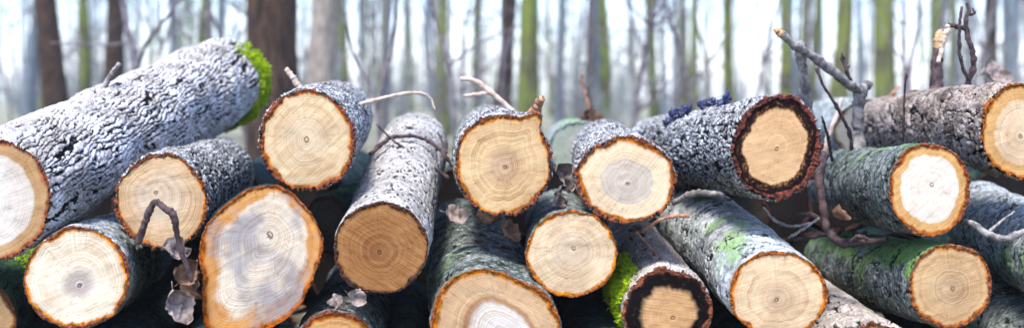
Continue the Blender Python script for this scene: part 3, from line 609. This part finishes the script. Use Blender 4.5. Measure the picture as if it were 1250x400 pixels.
def surf(key, t, ang):
    g = LOGO[key]; i = int(np.argmin(np.abs(g['vv'] - t))); j = int(round((ang % 360) / 360 * len(g['th']))) % len(g['th'])
    p = g['V'][i, j]; n = p - g['c'][i]; n[1] = 0; return p, n / np.linalg.norm(n)
MOSS = NB('moss_green')
def _moss():
    b = MOSS; co = b.co(); n1 = b.noise(co, 60, 3); n2 = b.noise(co, 300, 2)
    col = b.mix(b.mr(n1, .35, .65), rgba((116, 146, 8)), rgba((174, 196, 16))); col = b.mix(b.mr(n2, .5, .7, 0, .6), col, rgba((40, 62, 12)))
    return b.done(col, .8, None, spec=.2)
MOSS = _moss()
def moss(key, t0, t1, a0, a1, n, thick, ln, seed, name='moss'):
    """cushion of tiny upright shoots on the bark"""
    g = LOGO[key]; R = np.random.RandomState(seed); V = []; T = []; sz = g['V'].shape
    for k in range(n):
        u, v_ = R.rand(2); t = t0 + (t1 - t0) * u; an = a0 + (a1 - a0) * v_
        edge = min(1, 4 * min(u, 1 - u) + .25) * min(1, 4 * min(v_, 1 - v_) + .1)
        p, nn = surf(key, t, an); lump = .5 + .5 * float(vn(np.array([p * 45.0]), seed)[0]); 
        if lump * edge < .2: continue
        p = p + nn * thick * lump * edge * R.uniform(.3, 1) + R.normal(0, .002, 3)
        d = nn + R.normal(0, .55, 3); d /= np.linalg.norm(d); sdv = np.cross(d, R.normal(0, 1, 3)); sdv /= np.linalg.norm(sdv); s2 = np.cross(d, sdv); L_ = ln * R.uniform(.6, 1.3); wd = L_ * .22
        b0 = len(V); V += [p - sdv * wd, p + sdv * wd, p + d * L_, p - s2 * wd, p + s2 * wd, p + d * L_ * .9 + sdv * wd]
        T += [(b0, b0 + 1, b0 + 2), (b0 + 3, b0 + 4, b0 + 5)]
    o = obj(name, mesh_mixed(name, [(np.array(V), np.zeros((0, 4), int), np.array(T))], MOSS, False), g['e']); o['kind'] = 'stuff'
moss('L1', .935, 1.0, -85, 68, 5200, .024, .010, 3)
moss('L11', .03, .42, 125, 215, 5200, .016, .009, 4)
moss('L19', .25, .6, 10, 70, 1200, .006, .006, 5)
moss('L13', .05, .35, -60, -25, 900, .006, .006, 6)

FUN = simple_mat('black_jelly_fungus', (8, 13, 42), (20, 32, 84), 60, .28, .003, .6)
def fungus(t, ang, size, seed, lift=.6, tall=1.0):
    size *= 1.05
    p, nn = surf('L14', t, ang); n = 24; th = np.linspace(0, 2 * np.pi, n, endpoint=False); ph = np.linspace(-1.35, 1.5, 15)
    d = np.array([(math.cos(b_) * math.cos(a_), math.cos(b_) * math.sin(a_), math.sin(b_)) for b_ in ph for a_ in th])
    fold = 1 - .75 * np.abs(vn(d * 2.1 + seed, seed)) + .35 * vn(d * 5 + seed, seed + 2)
    V = d * (size * fold)[:, None] * np.array([1, 1, .9 * tall]) + p + nn * size * lift
    i = np.arange(14)[:, None] * n + np.arange(n); j = np.arange(14)[:, None] * n + (np.arange(n) + 1) % n; Q = np.stack([i, j, j + n, i + n], -1).reshape(-1, 4)
    obj('fungus', mesh_mixed('fungus', [(V, Q, np.zeros((0, 3), int))], FUN), LOGO['L14']['e'])
for a_ in [(.55, 122, .018, 1, .5), (.52, 112, .017, 2, .9), (.58, 134, .014, 3, .3), (.40, 106, .016, 4, .5), (.36, 102, .015, 5, .7), (.31, 99, .013, 6, .6), (.28, 96, .010, 7, 1.2, 2.2), (.50, 122, .011, 8, .4)]: fungus(*a_)

LEAF_P = simple_mat('dead_leaf_grey', (96, 82, 74), (146, 132, 124), 50, .85, .002, c3=(96, 78, 74), t3=.62)
LEAF_B = simple_mat('dead_leaf_brown', (92, 66, 50), (134, 102, 80), 50, .85, .002, c3=(76, 54, 46), t3=.62)
def leaf_mesh(size, seed, mat, curl=1.0):
    R = np.random.RandomState(seed); nu, nw = 26, 17; u = np.linspace(0, 1, nu); w_ = np.linspace(-1, 1, nw); U, W = np.meshgrid(u, w_, indexing='ij')
    prof = np.sin(np.pi * U ** .8) ** .7 * .42 * (1 + .04 * np.sin(U * 34 + seed))
    x = (U - .5) * size; y = W * prof * size; z = size * curl * (.30 * np.abs(W) ** 1.5 * R.uniform(.5, 1.2) + R.uniform(-.5, .6) * (U - .5) ** 2)
    p = np.stack([x.ravel(), y.ravel(), z.ravel()], 1); q = p / size * 3.2 + seed
    p[:, 2] += size * curl * .16 * vn(q, seed) + size * curl * .06 * vn(q * 2.6, seed + 1); p[:, 1] += size * .08 * curl * vn(q + 5, seed + 2); p[:, 0] += size * .06 * curl * vn(q + 9, seed + 3)
    i = (np.arange(nu - 1)[:, None] * nw + np.arange(nw - 1)).ravel(); Q = np.stack([i, i + 1, i + nw + 1, i + nw], 1)
    st = tube_arr([(-size * .5, 0, p[nw // 2, 2]), (-size * .72, size * .05, p[nw // 2, 2] + size * .05)], [size * .014, size * .01], 5, 4)
    return mesh_mixed('dead_leaf', [(p, Q, np.zeros((0, 3), int)), st], mat)
def leaf(px, py, Y, spx, rot, seed, mat, label, curl=1.0, group=None):
    o = obj('dead_leaf', leaf_mesh(spx * Y / F, seed, mat, curl)); o.location = [float(x) for x in P(px, py, Y)]; o.rotation_euler = rot; tag(o, label, 'leaf', group)
leaf(218, 374, 2.37, 46, (1.3, 1.2, .3), 1, LEAF_P, 'crumpled grey dead leaf between the pale star-hearted and irregular faces', 1.3)
leaf(214, 306, 2.39, 36, (1.0, .4, .6), 2, LEAF_P, 'small crumpled leaf caught at the foot of the scaly log face', 1.3)
leaf(232, 330, 2.40, 34, (1.4, -.9, .2), 3, LEAF_B, 'brown dead leaf curled behind the bent twig', 1.2)
leaf(222, 350, 2.42, 44, (1.2, 1.0, 1.5), 4, LEAF_B, 'dark curled leaf deep behind the crumpled grey leaf', 1.2)
leaf(434, 364, 2.41, 25, (1.1, .5, .4), 5, LEAF_P, 'crumpled grey leaf under the brown-faced log', 1.2)
leaf(404, 372, 2.44, 30, (1.2, -.2, 2.0), 6, LEAF_P, 'small grey leaf lying on the orange-tan log top', 1.0)
leaf(558, 264, 2.62, 36, (.7, .1, .5), 7, LEAF_P, 'grey-brown leaf lying under the tan face with a nub', 1.0)
leaf(590, 272, 2.60, 34, (.8, .2, 2.4), 8, LEAF_B, 'brown leaf lying on the large lobed log', 1.0)
leaf(622, 282, 2.56, 36, (.9, -.3, 1.2), 9, LEAF_B, 'brown leaf wedged beside the round cream log face', 1.1)
leaf(687, 218, 2.62, 40, (1.3, .9, .4), 10, LEAF_P, 'pale crumpled leaf squeezed between the nub face and oval face', 1.2)
leaf(682, 240, 2.58, 34, (1.2, -.6, 1.4), 11, LEAF_P, 'grey curled leaf just above the round cream log face', 1.2)
leaf(718, 147, 3.86, 30, (1.2, .5, .4), 12, LEAF_B, 'blurred brown dead leaf on the pale green log end', 1.2)
leaf(1214, 96, 3.4, 42, (.9, .3, .3), 13, LEAF_P, 'blurred pale dead leaf resting behind the plated log', .9)
leaf(1022, 262, 2.62, 26, (1.1, .6, .8), 14, LEAF_B, 'small dark leaf caught on the hanging branch', 1.1)
leaf(738, 296, 2.62, 26, (1.1, .6, 1.9), 15, LEAF_B, 'small brown leaf in the gap right of the round cream log face', 1.1)
twig('blurred thin brown stem rising from the pale green log end', [([(722, 160, 3.86), (718, 130, 3.86), (712, 104, 3.86), (710, 90, 3.86)], [2, 1.8, 1.6, 1.2])], TW_BROWN, 51)
FLAKE = simple_mat('bark_flake', (74, 54, 44), (122, 96, 80), 60, .9, .003, c3=(160, 146, 138), t3=.6)
def flake(key, t, ang, size, seed):
    R = np.random.RandomState(seed); nu, nw = 9, 7; U, W = np.meshgrid(np.linspace(-.5, .5, nu), np.linspace(-.5, .5, nw), indexing='ij')
    edge = 1 + .3 * vn(np.stack([U.ravel() * 5, W.ravel() * 5, U.ravel() * 0 + seed], 1), seed).reshape(U.shape)
    p = np.stack([U * size * edge, W * size * .5 * edge, size * (.5 * W ** 2 + .3 * U ** 2 * R.uniform(-1, 1))], -1).reshape(-1, 3); p[:, 2] += .0025 * vn(p * 120, seed)
    i = (np.arange(nu - 1)[:, None] * nw + np.arange(nw - 1)).ravel(); Q = np.stack([i, i + 1, i + nw + 1, i + nw], 1); n = len(p)
    V = np.vstack([p, p - [0, 0, .003]]); o = obj('bark_flake', mesh_mixed('bark_flake', [(V, np.vstack([Q, Q[:, ::-1] + n]), np.zeros((0, 3), int))], FLAKE))
    q, nn = surf(key, t, ang); o.location = [float(x) for x in LOGO[key]['loc'] + q + nn * .004]
    o.rotation_mode = 'QUATERNION'; o.rotation_quaternion = Vector(nn.tolist()).to_track_quat('Z', 'Y'); o.rotation_mode = 'XYZ'; o.rotation_euler.rotate_axis('Z', R.uniform(0, 6.28))
    tag(o, 'small curled bark flake lying on a log in the pile', 'bark flake', 'loose bark flakes on the logs')
for n_, (k_, ts, as_) in enumerate([('L10', (.15, .6), (60, 125)), ('L10', (.3, .7), (60, 125)), ('L10', (.1, .5), (40, 70)), ('L10', (.3, .7), (80, 130)), ('L9', (.3, .6), (130, 175)), ('L11', (.2, .7), (70, 120)), ('L11', (.3, .8), (80, 130)), ('L4', (.2, .6), (20, 60)), ('L4', (.3, .7), (30, 60)), ('L4', (.2, .5), (0, 30)),
        ('L12', (.1, .5), (60, 110)), ('L12', (.1, .6), (50, 100)), ('L13', (.5, .9), (95, 140)), ('L13', (.4, .9), (60, 100)), ('L16', (.3, .8), (75, 110)), ('L16', (.3, .8), (90, 120)), ('L16', (.5, .9), (100, 140)), ('L18', (.3, .7), (95, 140)), ('L18', (.4, .8), (90, 130)), ('L21', (.1, .6), (70, 110)), ('L19', (.3, .7), (40, 80)), ('L6', (.5, .9), (60, 110)), ('L15', (.6, .95), (80, 110)), ('L17', (.3, .8), (90, 120))]):
    flake(k_, rnd.uniform(*ts), rnd.uniform(*as_), rnd.uniform(.014, .034), 900 + n_)
# ------------------------------------------------------------------ trees
def trunk_mat(c1, c2, green, gamt):
    b = NB('tree_bark'); co = b.co(); g = b.mapv(co, scale=(1, 1, .22))
    n1 = b.noise(g, 9, 4, .6); n2 = b.noise(g, 34, 4, .65); n3 = b.noise(co, 1.1, 3)
    col = b.mix(b.mr(n2, .38, .62), rgba(c1), rgba(c2))
    col = b.mix(b.mr(b.math('ADD', b.math('MULTIPLY', n1, .5), b.math('MULTIPLY', n3, .5)), .62 - gamt * .3, .72 - gamt * .25, 0, .9), col, rgba(green))
    return b.done(col, .9, n2, .02, .8, .15)
TM = {'brown': trunk_mat((34, 26, 21), (72, 54, 42), (84, 92, 44), .15),
      'green': trunk_mat((62, 60, 44), (92, 90, 64), (106, 116, 50), .65),
      'grey': trunk_mat((100, 92, 84), (146, 136, 124), (110, 112, 80), .2),
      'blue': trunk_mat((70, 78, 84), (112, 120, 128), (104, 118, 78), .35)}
def tree_meshes(seed, height, r0, lean, fork):
    """a forest-grown tree: long bare bole, branches high up; returns trunk and crown part lists"""
    R = random.Random(seed); n = 9; pts = []; x = y = 0.0
    for k in range(n):
        t = k / (n - 1); pts.append((x, y, t * height - .12))
        x += lean[0] * height / n + R.uniform(-.05, .05) * height / n; y += lean[1] * height / n + R.uniform(-.05, .05) * height / n
    rad = [r0 * (1.25 if k == 0 else 1.0) * (1 - .86 * (k / (n - 1)) ** 1.1) for k in range(n)]
    tr = [tube_arr(pts, rad, 16, 60, .12, seed)]
    cr = []; pts = np.array(pts)
    def limb(p0, d, ln, r, dep):
        m = 5; q = [np.array(p0, float)]; d = np.array(d, float)
        for k in range(m):
            d = d + np.array([R.uniform(-.25, .25), R.uniform(-.25, .25), R.uniform(-.05, .28)]); d /= np.linalg.norm(d); q.append(q[-1] + d * ln / m)
        cr.append(tube_arr(q, [r * (1 - .8 * k / m) for k in range(m + 1)], 5, 9))
        if dep:
            for k in range(R.randint(3, 5)):
                i = R.randint(1, m); dd = d + np.array([R.uniform(-1, 1), R.uniform(-1, 1), R.uniform(-.2, .7)]); limb(q[i], dd / np.linalg.norm(dd), ln * R.uniform(.35, .6), r * .5, dep - 1)
    for k in range(15):
        t = R.uniform(fork, .97); i = t * (n - 1); i0 = int(i); p = pts[i0] * (1 - i + i0) + pts[min(i0 + 1, n - 1)] * (i - i0)
        az = R.uniform(0, 6.28); up = R.uniform(.3, .9); limb(p, (math.cos(az), math.sin(az), up), height * R.uniform(.14, .26) * (1.25 - t * .6), r0 * .32 * (1.2 - t), 2)
    for k in range(3):                              # a few thin dead twigs low on the bole
        t = R.uniform(.05, .3); i = t * (n - 1); i0 = int(i); p = pts[i0] * (1 - i + i0) + pts[i0 + 1] * (i - i0); az = R.uniform(0, 6.28)
        limb(p, (math.cos(az), math.sin(az), .2), R.uniform(.5, 1.3), .012, 1)
    return tr, cr
TEMPL = []
for k in range(7):
    rr_ = random.Random(50 + k)
    tr, cr = tree_meshes(100 + k, 15, .15, (rr_.uniform(-.02, .02), rr_.uniform(-.02, .02)), rr_.uniform(.3, .45))
    TEMPL.append({c: (mesh_mixed('trunk', tr, TM[c]), mesh_mixed('crown', cr, TM[c])) for c in TM})
def tree(px, wpx, Y, col, label, group=None, k=None):
    """diameter in metres follows from the width in the picture and the distance"""
    dia = wpx * Y / F; k = rnd.randrange(len(TEMPL)) if k is None else k; s = dia / .30
    e_ = empty('tree', ((px - CX) / F * Y, Y, 0)); tag(e_, label, 'tree', group)
    e_.rotation_euler = (rnd.gauss(0, .035), rnd.gauss(0, .035), rnd.uniform(0, 6.28)); e_.scale = (s, s, max(.45, min(1.25, s)))
    for nm, me in zip(('trunk', 'crown'), TEMPL[k][col]): obj(nm, me, e_)
    return e_
tree(336, 58, 8.2, 'brown', 'thick dark brown tree trunk standing behind the mossy log end')
tree(386, 34, 11.5, 'grey', 'grey-brown tree trunk right beside the thick dark brown trunk')
tree(76, 29, 11, 'brown', 'dark brown tree trunk rising behind the long white-barked log')
GL = {'green': 'slender green algae-coated tree trunk blurred behind the pile', 'brown': 'slender dark brown tree trunk blurred behind the pile', 'grey': 'slender pale grey tree trunk blurred behind the pile',
      'blue': 'thin blue-grey tree trunk fading far off in the forest'}
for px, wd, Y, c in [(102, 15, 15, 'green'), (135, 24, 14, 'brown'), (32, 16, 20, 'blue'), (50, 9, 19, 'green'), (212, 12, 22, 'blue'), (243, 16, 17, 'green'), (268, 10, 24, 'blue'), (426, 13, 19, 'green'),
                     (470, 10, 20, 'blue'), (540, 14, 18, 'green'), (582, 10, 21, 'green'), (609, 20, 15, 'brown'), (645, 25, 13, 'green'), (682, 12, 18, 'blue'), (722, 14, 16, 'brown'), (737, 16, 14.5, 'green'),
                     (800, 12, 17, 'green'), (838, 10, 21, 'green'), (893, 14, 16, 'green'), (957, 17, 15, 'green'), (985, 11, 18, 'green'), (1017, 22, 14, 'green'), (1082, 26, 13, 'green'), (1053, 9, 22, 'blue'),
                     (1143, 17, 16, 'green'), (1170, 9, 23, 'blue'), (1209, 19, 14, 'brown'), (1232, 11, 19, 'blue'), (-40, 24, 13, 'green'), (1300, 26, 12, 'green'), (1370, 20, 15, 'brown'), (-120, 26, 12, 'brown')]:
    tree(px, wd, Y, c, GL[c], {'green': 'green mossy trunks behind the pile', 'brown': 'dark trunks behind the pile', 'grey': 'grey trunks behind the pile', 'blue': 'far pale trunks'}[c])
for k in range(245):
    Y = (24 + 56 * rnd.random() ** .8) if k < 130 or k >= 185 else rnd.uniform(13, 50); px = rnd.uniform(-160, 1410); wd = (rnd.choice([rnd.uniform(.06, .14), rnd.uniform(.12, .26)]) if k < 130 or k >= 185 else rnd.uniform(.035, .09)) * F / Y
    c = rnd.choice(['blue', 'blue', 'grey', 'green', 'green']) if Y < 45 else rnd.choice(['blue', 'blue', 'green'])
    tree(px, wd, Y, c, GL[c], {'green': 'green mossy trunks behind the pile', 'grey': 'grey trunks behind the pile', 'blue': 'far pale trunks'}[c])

# fallen leaves on the forest floor
def litter(n=5000):
    R = np.random.RandomState(5); V = []; Q = []
    xy = np.stack([R.uniform(-6, 6, n), R.uniform(.4, 14, n)], 1); sz = R.uniform(.02, .05, n); a = R.uniform(0, 6.28, n); tl_ = R.normal(0, .35, (n, 2)); z0 = R.uniform(.004, .022, n)
    for k in range(n):
        c, d = math.cos(a[k]) * sz[k], math.sin(a[k]) * sz[k]
        for (u, v) in ((-1, 0), (0, -.55), (1, 0), (0, .55)): V.append((xy[k, 0] + u * c - v * d, xy[k, 1] + u * d + v * c, z0[k] + sz[k] * (abs(u) * abs(tl_[k, 0]) * .6 + v * tl_[k, 1])))
        Q.append((4 * k, 4 * k + 1, 4 * k + 2, 4 * k + 3))
    o = obj('leaf_litter', mesh_np('leaf_litter', V, Q, [LEAF_B])); o['kind'] = 'stuff'; o['label'] = 'brown fallen leaves covering the forest floor'; o['category'] = 'leaf litter'
litter()
# thin bare saplings in the undergrowth
SAP = simple_mat('sapling_bark', (78, 70, 74), (120, 112, 114), 30, .85)
def sapling(pts, label):
    lo = P(*pts[0][0][0]); lo[2] = 0; parts = []
    for i, (q, r_) in enumerate(pts):
        W = tw_pts(q); 
        if i == 0: W[0, 2] = -.03
        parts.append(tube_arr(W - lo, r_, 7, 26, .15, i))
    o = obj('sapling', mesh_mixed('sapling', parts, SAP)); o.location = [float(x) for x in lo]; tag(o, label, 'sapling')
sapling([([(172, 200, 6), (166, 85, 6), (156, 40, 6), (145, -30, 6), (140, -90, 6)], [.022, .018, .015, .012, .009]), ([(167, 90, 6), (178, 55, 5.9), (203, 22, 5.8), (224, -4, 5.8)], [.011, .010, .008, .006]), ([(160, 50, 6), (130, 55, 6.1), (62, 52, 6.2)], [.007, .005, .003])], 'dark forked sapling behind the long white-barked log')
sapling([([(470, 240, 5.5), (462, 150, 5.5), (448, 100, 5.5), (430, 62, 5.5), (415, -20, 5.5)], [.012, .010, .009, .007, .005]), ([(460, 130, 5.5), (478, 60, 5.5), (484, 0, 5.5), (482, -60, 5.5)], [.012, .011, .009, .007])], 'thin bending sapling behind the white speckled log')
sapling([([(252, 240, 9), (256, 60, 9), (250, -40, 9)], [.026, .022, .018]), ([(255, 90, 9), (225, 40, 9), (205, 0, 9)], [.010, .008, .005])], 'slim sapling beside the thick dark brown trunk')
sapling([([(560, 300, 7), (552, 100, 7), (530, 20, 7), (520, -60, 7)], [.016, .013, .010, .007]), ([(548, 80, 7), (590, 50, 7), (640, 30, 7)], [.008, .006, .003])], 'thin leaning sapling behind the pale curved twig')
sapling([([(1120, 300, 8), (1110, 100, 8), (1122, 20, 8), (1118, -60, 8)], [.018, .015, .012, .008]), ([(1112, 90, 8), (1080, 40, 8), (1064, 0, 8)], [.008, .006, .004])], 'thin sapling behind the plated log stub')
sapling([([(860, 300, 9), (866, 100, 9), (850, 20, 9), (856, -60, 9)], [.016, .014, .010, .008]), ([(864, 80, 9), (890, 40, 9), (930, 10, 9)], [.008, .006, .004])], 'thin sapling behind the black fungus')
SAPM = []
for k in range(4):
    R = random.Random(700 + k); parts = []; p = np.array([0, 0, -.05]); d = np.array([R.uniform(-.12, .12), R.uniform(-.12, .12), 1.0]); st = [p]
    for i in range(8): d = d + np.array([R.uniform(-.1, .1), R.uniform(-.1, .1), 0]); st.append(st[-1] + d / np.linalg.norm(d) * .6)
    parts.append(tube_arr(st, [.020 * (1 - .8 * i / 8) for i in range(9)], 7, 34, .1, k))
    for q in range(16):
        i = R.randint(1, 7); az = R.uniform(0, 6.28); dd = np.array([math.cos(az), math.sin(az), R.uniform(.3, 1.3)]); ln = R.uniform(.4, 1.3); br = [st[i]]
        for j in range(4): dd = dd + np.array([R.uniform(-.3, .3), R.uniform(-.3, .3), R.uniform(-.2, .25)]); br.append(br[-1] + dd / np.linalg.norm(dd) * ln / 4)
        parts.append(tube_arr(br, [.009, .007, .005, .004, .002], 5, 10))
        for j in range(3):
            b0 = br[R.randint(1, 3)]; e2 = np.array([R.uniform(-1, 1), R.uniform(-1, 1), R.uniform(-.2, 1)]); parts.append(tube_arr([b0, b0 + e2 * ln * .14, b0 + e2 * ln * .28 + np.array([0, 0, .03])], [.004, .003, .0015], 4, 5))
    SAPM.append(mesh_mixed('sapling', parts, SAP))
for k in range(46):
    Y = rnd.uniform(7.5, 26); o = obj('sapling', SAPM[k % 4]); o.location = ((rnd.uniform(-100, 1350) - CX) / F * Y, Y, 0); o.rotation_euler = (rnd.gauss(0, .08), rnd.gauss(0, .08), rnd.uniform(0, 6.28)); z = rnd.uniform(.7, 1.2); o.scale = (z, z, z)
    tag(o, 'thin bare sapling with fine side branches among the trunks', 'sapling', 'bare saplings among the trunks')
# bare bushes of the undergrowth
BUSH = simple_mat('bush_twig_bark', (116, 118, 112), (156, 160, 154), 20, .85); BUSHM = []
for k in range(4):
    R = random.Random(300 + k); parts = []
    for q in range(26):
        az = R.uniform(0, 6.28); d = np.array([math.cos(az) * R.uniform(.15, .6), math.sin(az) * R.uniform(.15, .6), 1.0]); p = np.array([R.uniform(-.12, .12), R.uniform(-.12, .12), -.04]); ln = R.uniform(1.2, 3.0); pl = [p]
        for i in range(5): d = d + np.array([R.uniform(-.22, .22), R.uniform(-.22, .22), R.uniform(-.15, .1)]); pl.append(pl[-1] + d / np.linalg.norm(d) * ln / 5)
        parts.append(tube_arr(pl, [.012 * (1 - .8 * i / 5) for i in range(6)], 5, 11))
        for j in range(8):
            b0 = pl[R.randint(1, 4)]; dd = np.array([R.uniform(-1, 1), R.uniform(-1, 1), R.uniform(0, 1)]); parts.append(tube_arr([b0, b0 + dd * .2 * ln / 2, b0 + dd * .36 * ln / 2 + np.array([0, 0, R.uniform(-.1, .1)])], [.006, .004, .002], 4, 6))
    BUSHM.append(mesh_mixed('branches', parts, BUSH))
for k in range(52):
    Y = rnd.uniform(13, 45) if k < 34 else rnd.uniform(45, 75); o = empty('bush', ((rnd.uniform(-120, 1370) - CX) / F * Y, Y, 0)); o.rotation_euler[2] = rnd.uniform(0, 6.28); z = rnd.uniform(.6, 1.1); o.scale = (z, z, z)
    tag(o, 'bare twiggy bush blurred among the forest trunks', 'bush', 'bare undergrowth bushes'); obj('branches', BUSHM[k % 4], o)
# ------------------------------------------------------------------ haze: pale winter air round the whole wood
def build_haze():
    m = bpy.data.materials.new('haze_air'); m.use_nodes = True; t = m.node_tree; t.nodes.clear()
    out = t.nodes.new('ShaderNodeOutputMaterial'); v = t.nodes.new('ShaderNodeVolumePrincipled')
    v.inputs['Color'].default_value = (.82, .92, 1.0, 1); v.inputs['Density'].default_value = .0016; v.inputs['Anisotropy'].default_value = .2
    t.links.new(v.outputs[0], out.inputs['Volume'])
    V = np.array([(x, y, z) for x in (-112, 112) for y in (-112, 118) for z in (-1.2, 24)], float)
    Q = np.array([(0, 1, 3, 2), (4, 6, 7, 5), (0, 4, 5, 1), (2, 3, 7, 6), (0, 2, 6, 4), (1, 5, 7, 3)])
    o = obj('haze', mesh_np('haze', V, Q, [m], smooth=False)); o['kind'] = 'stuff'
build_haze()
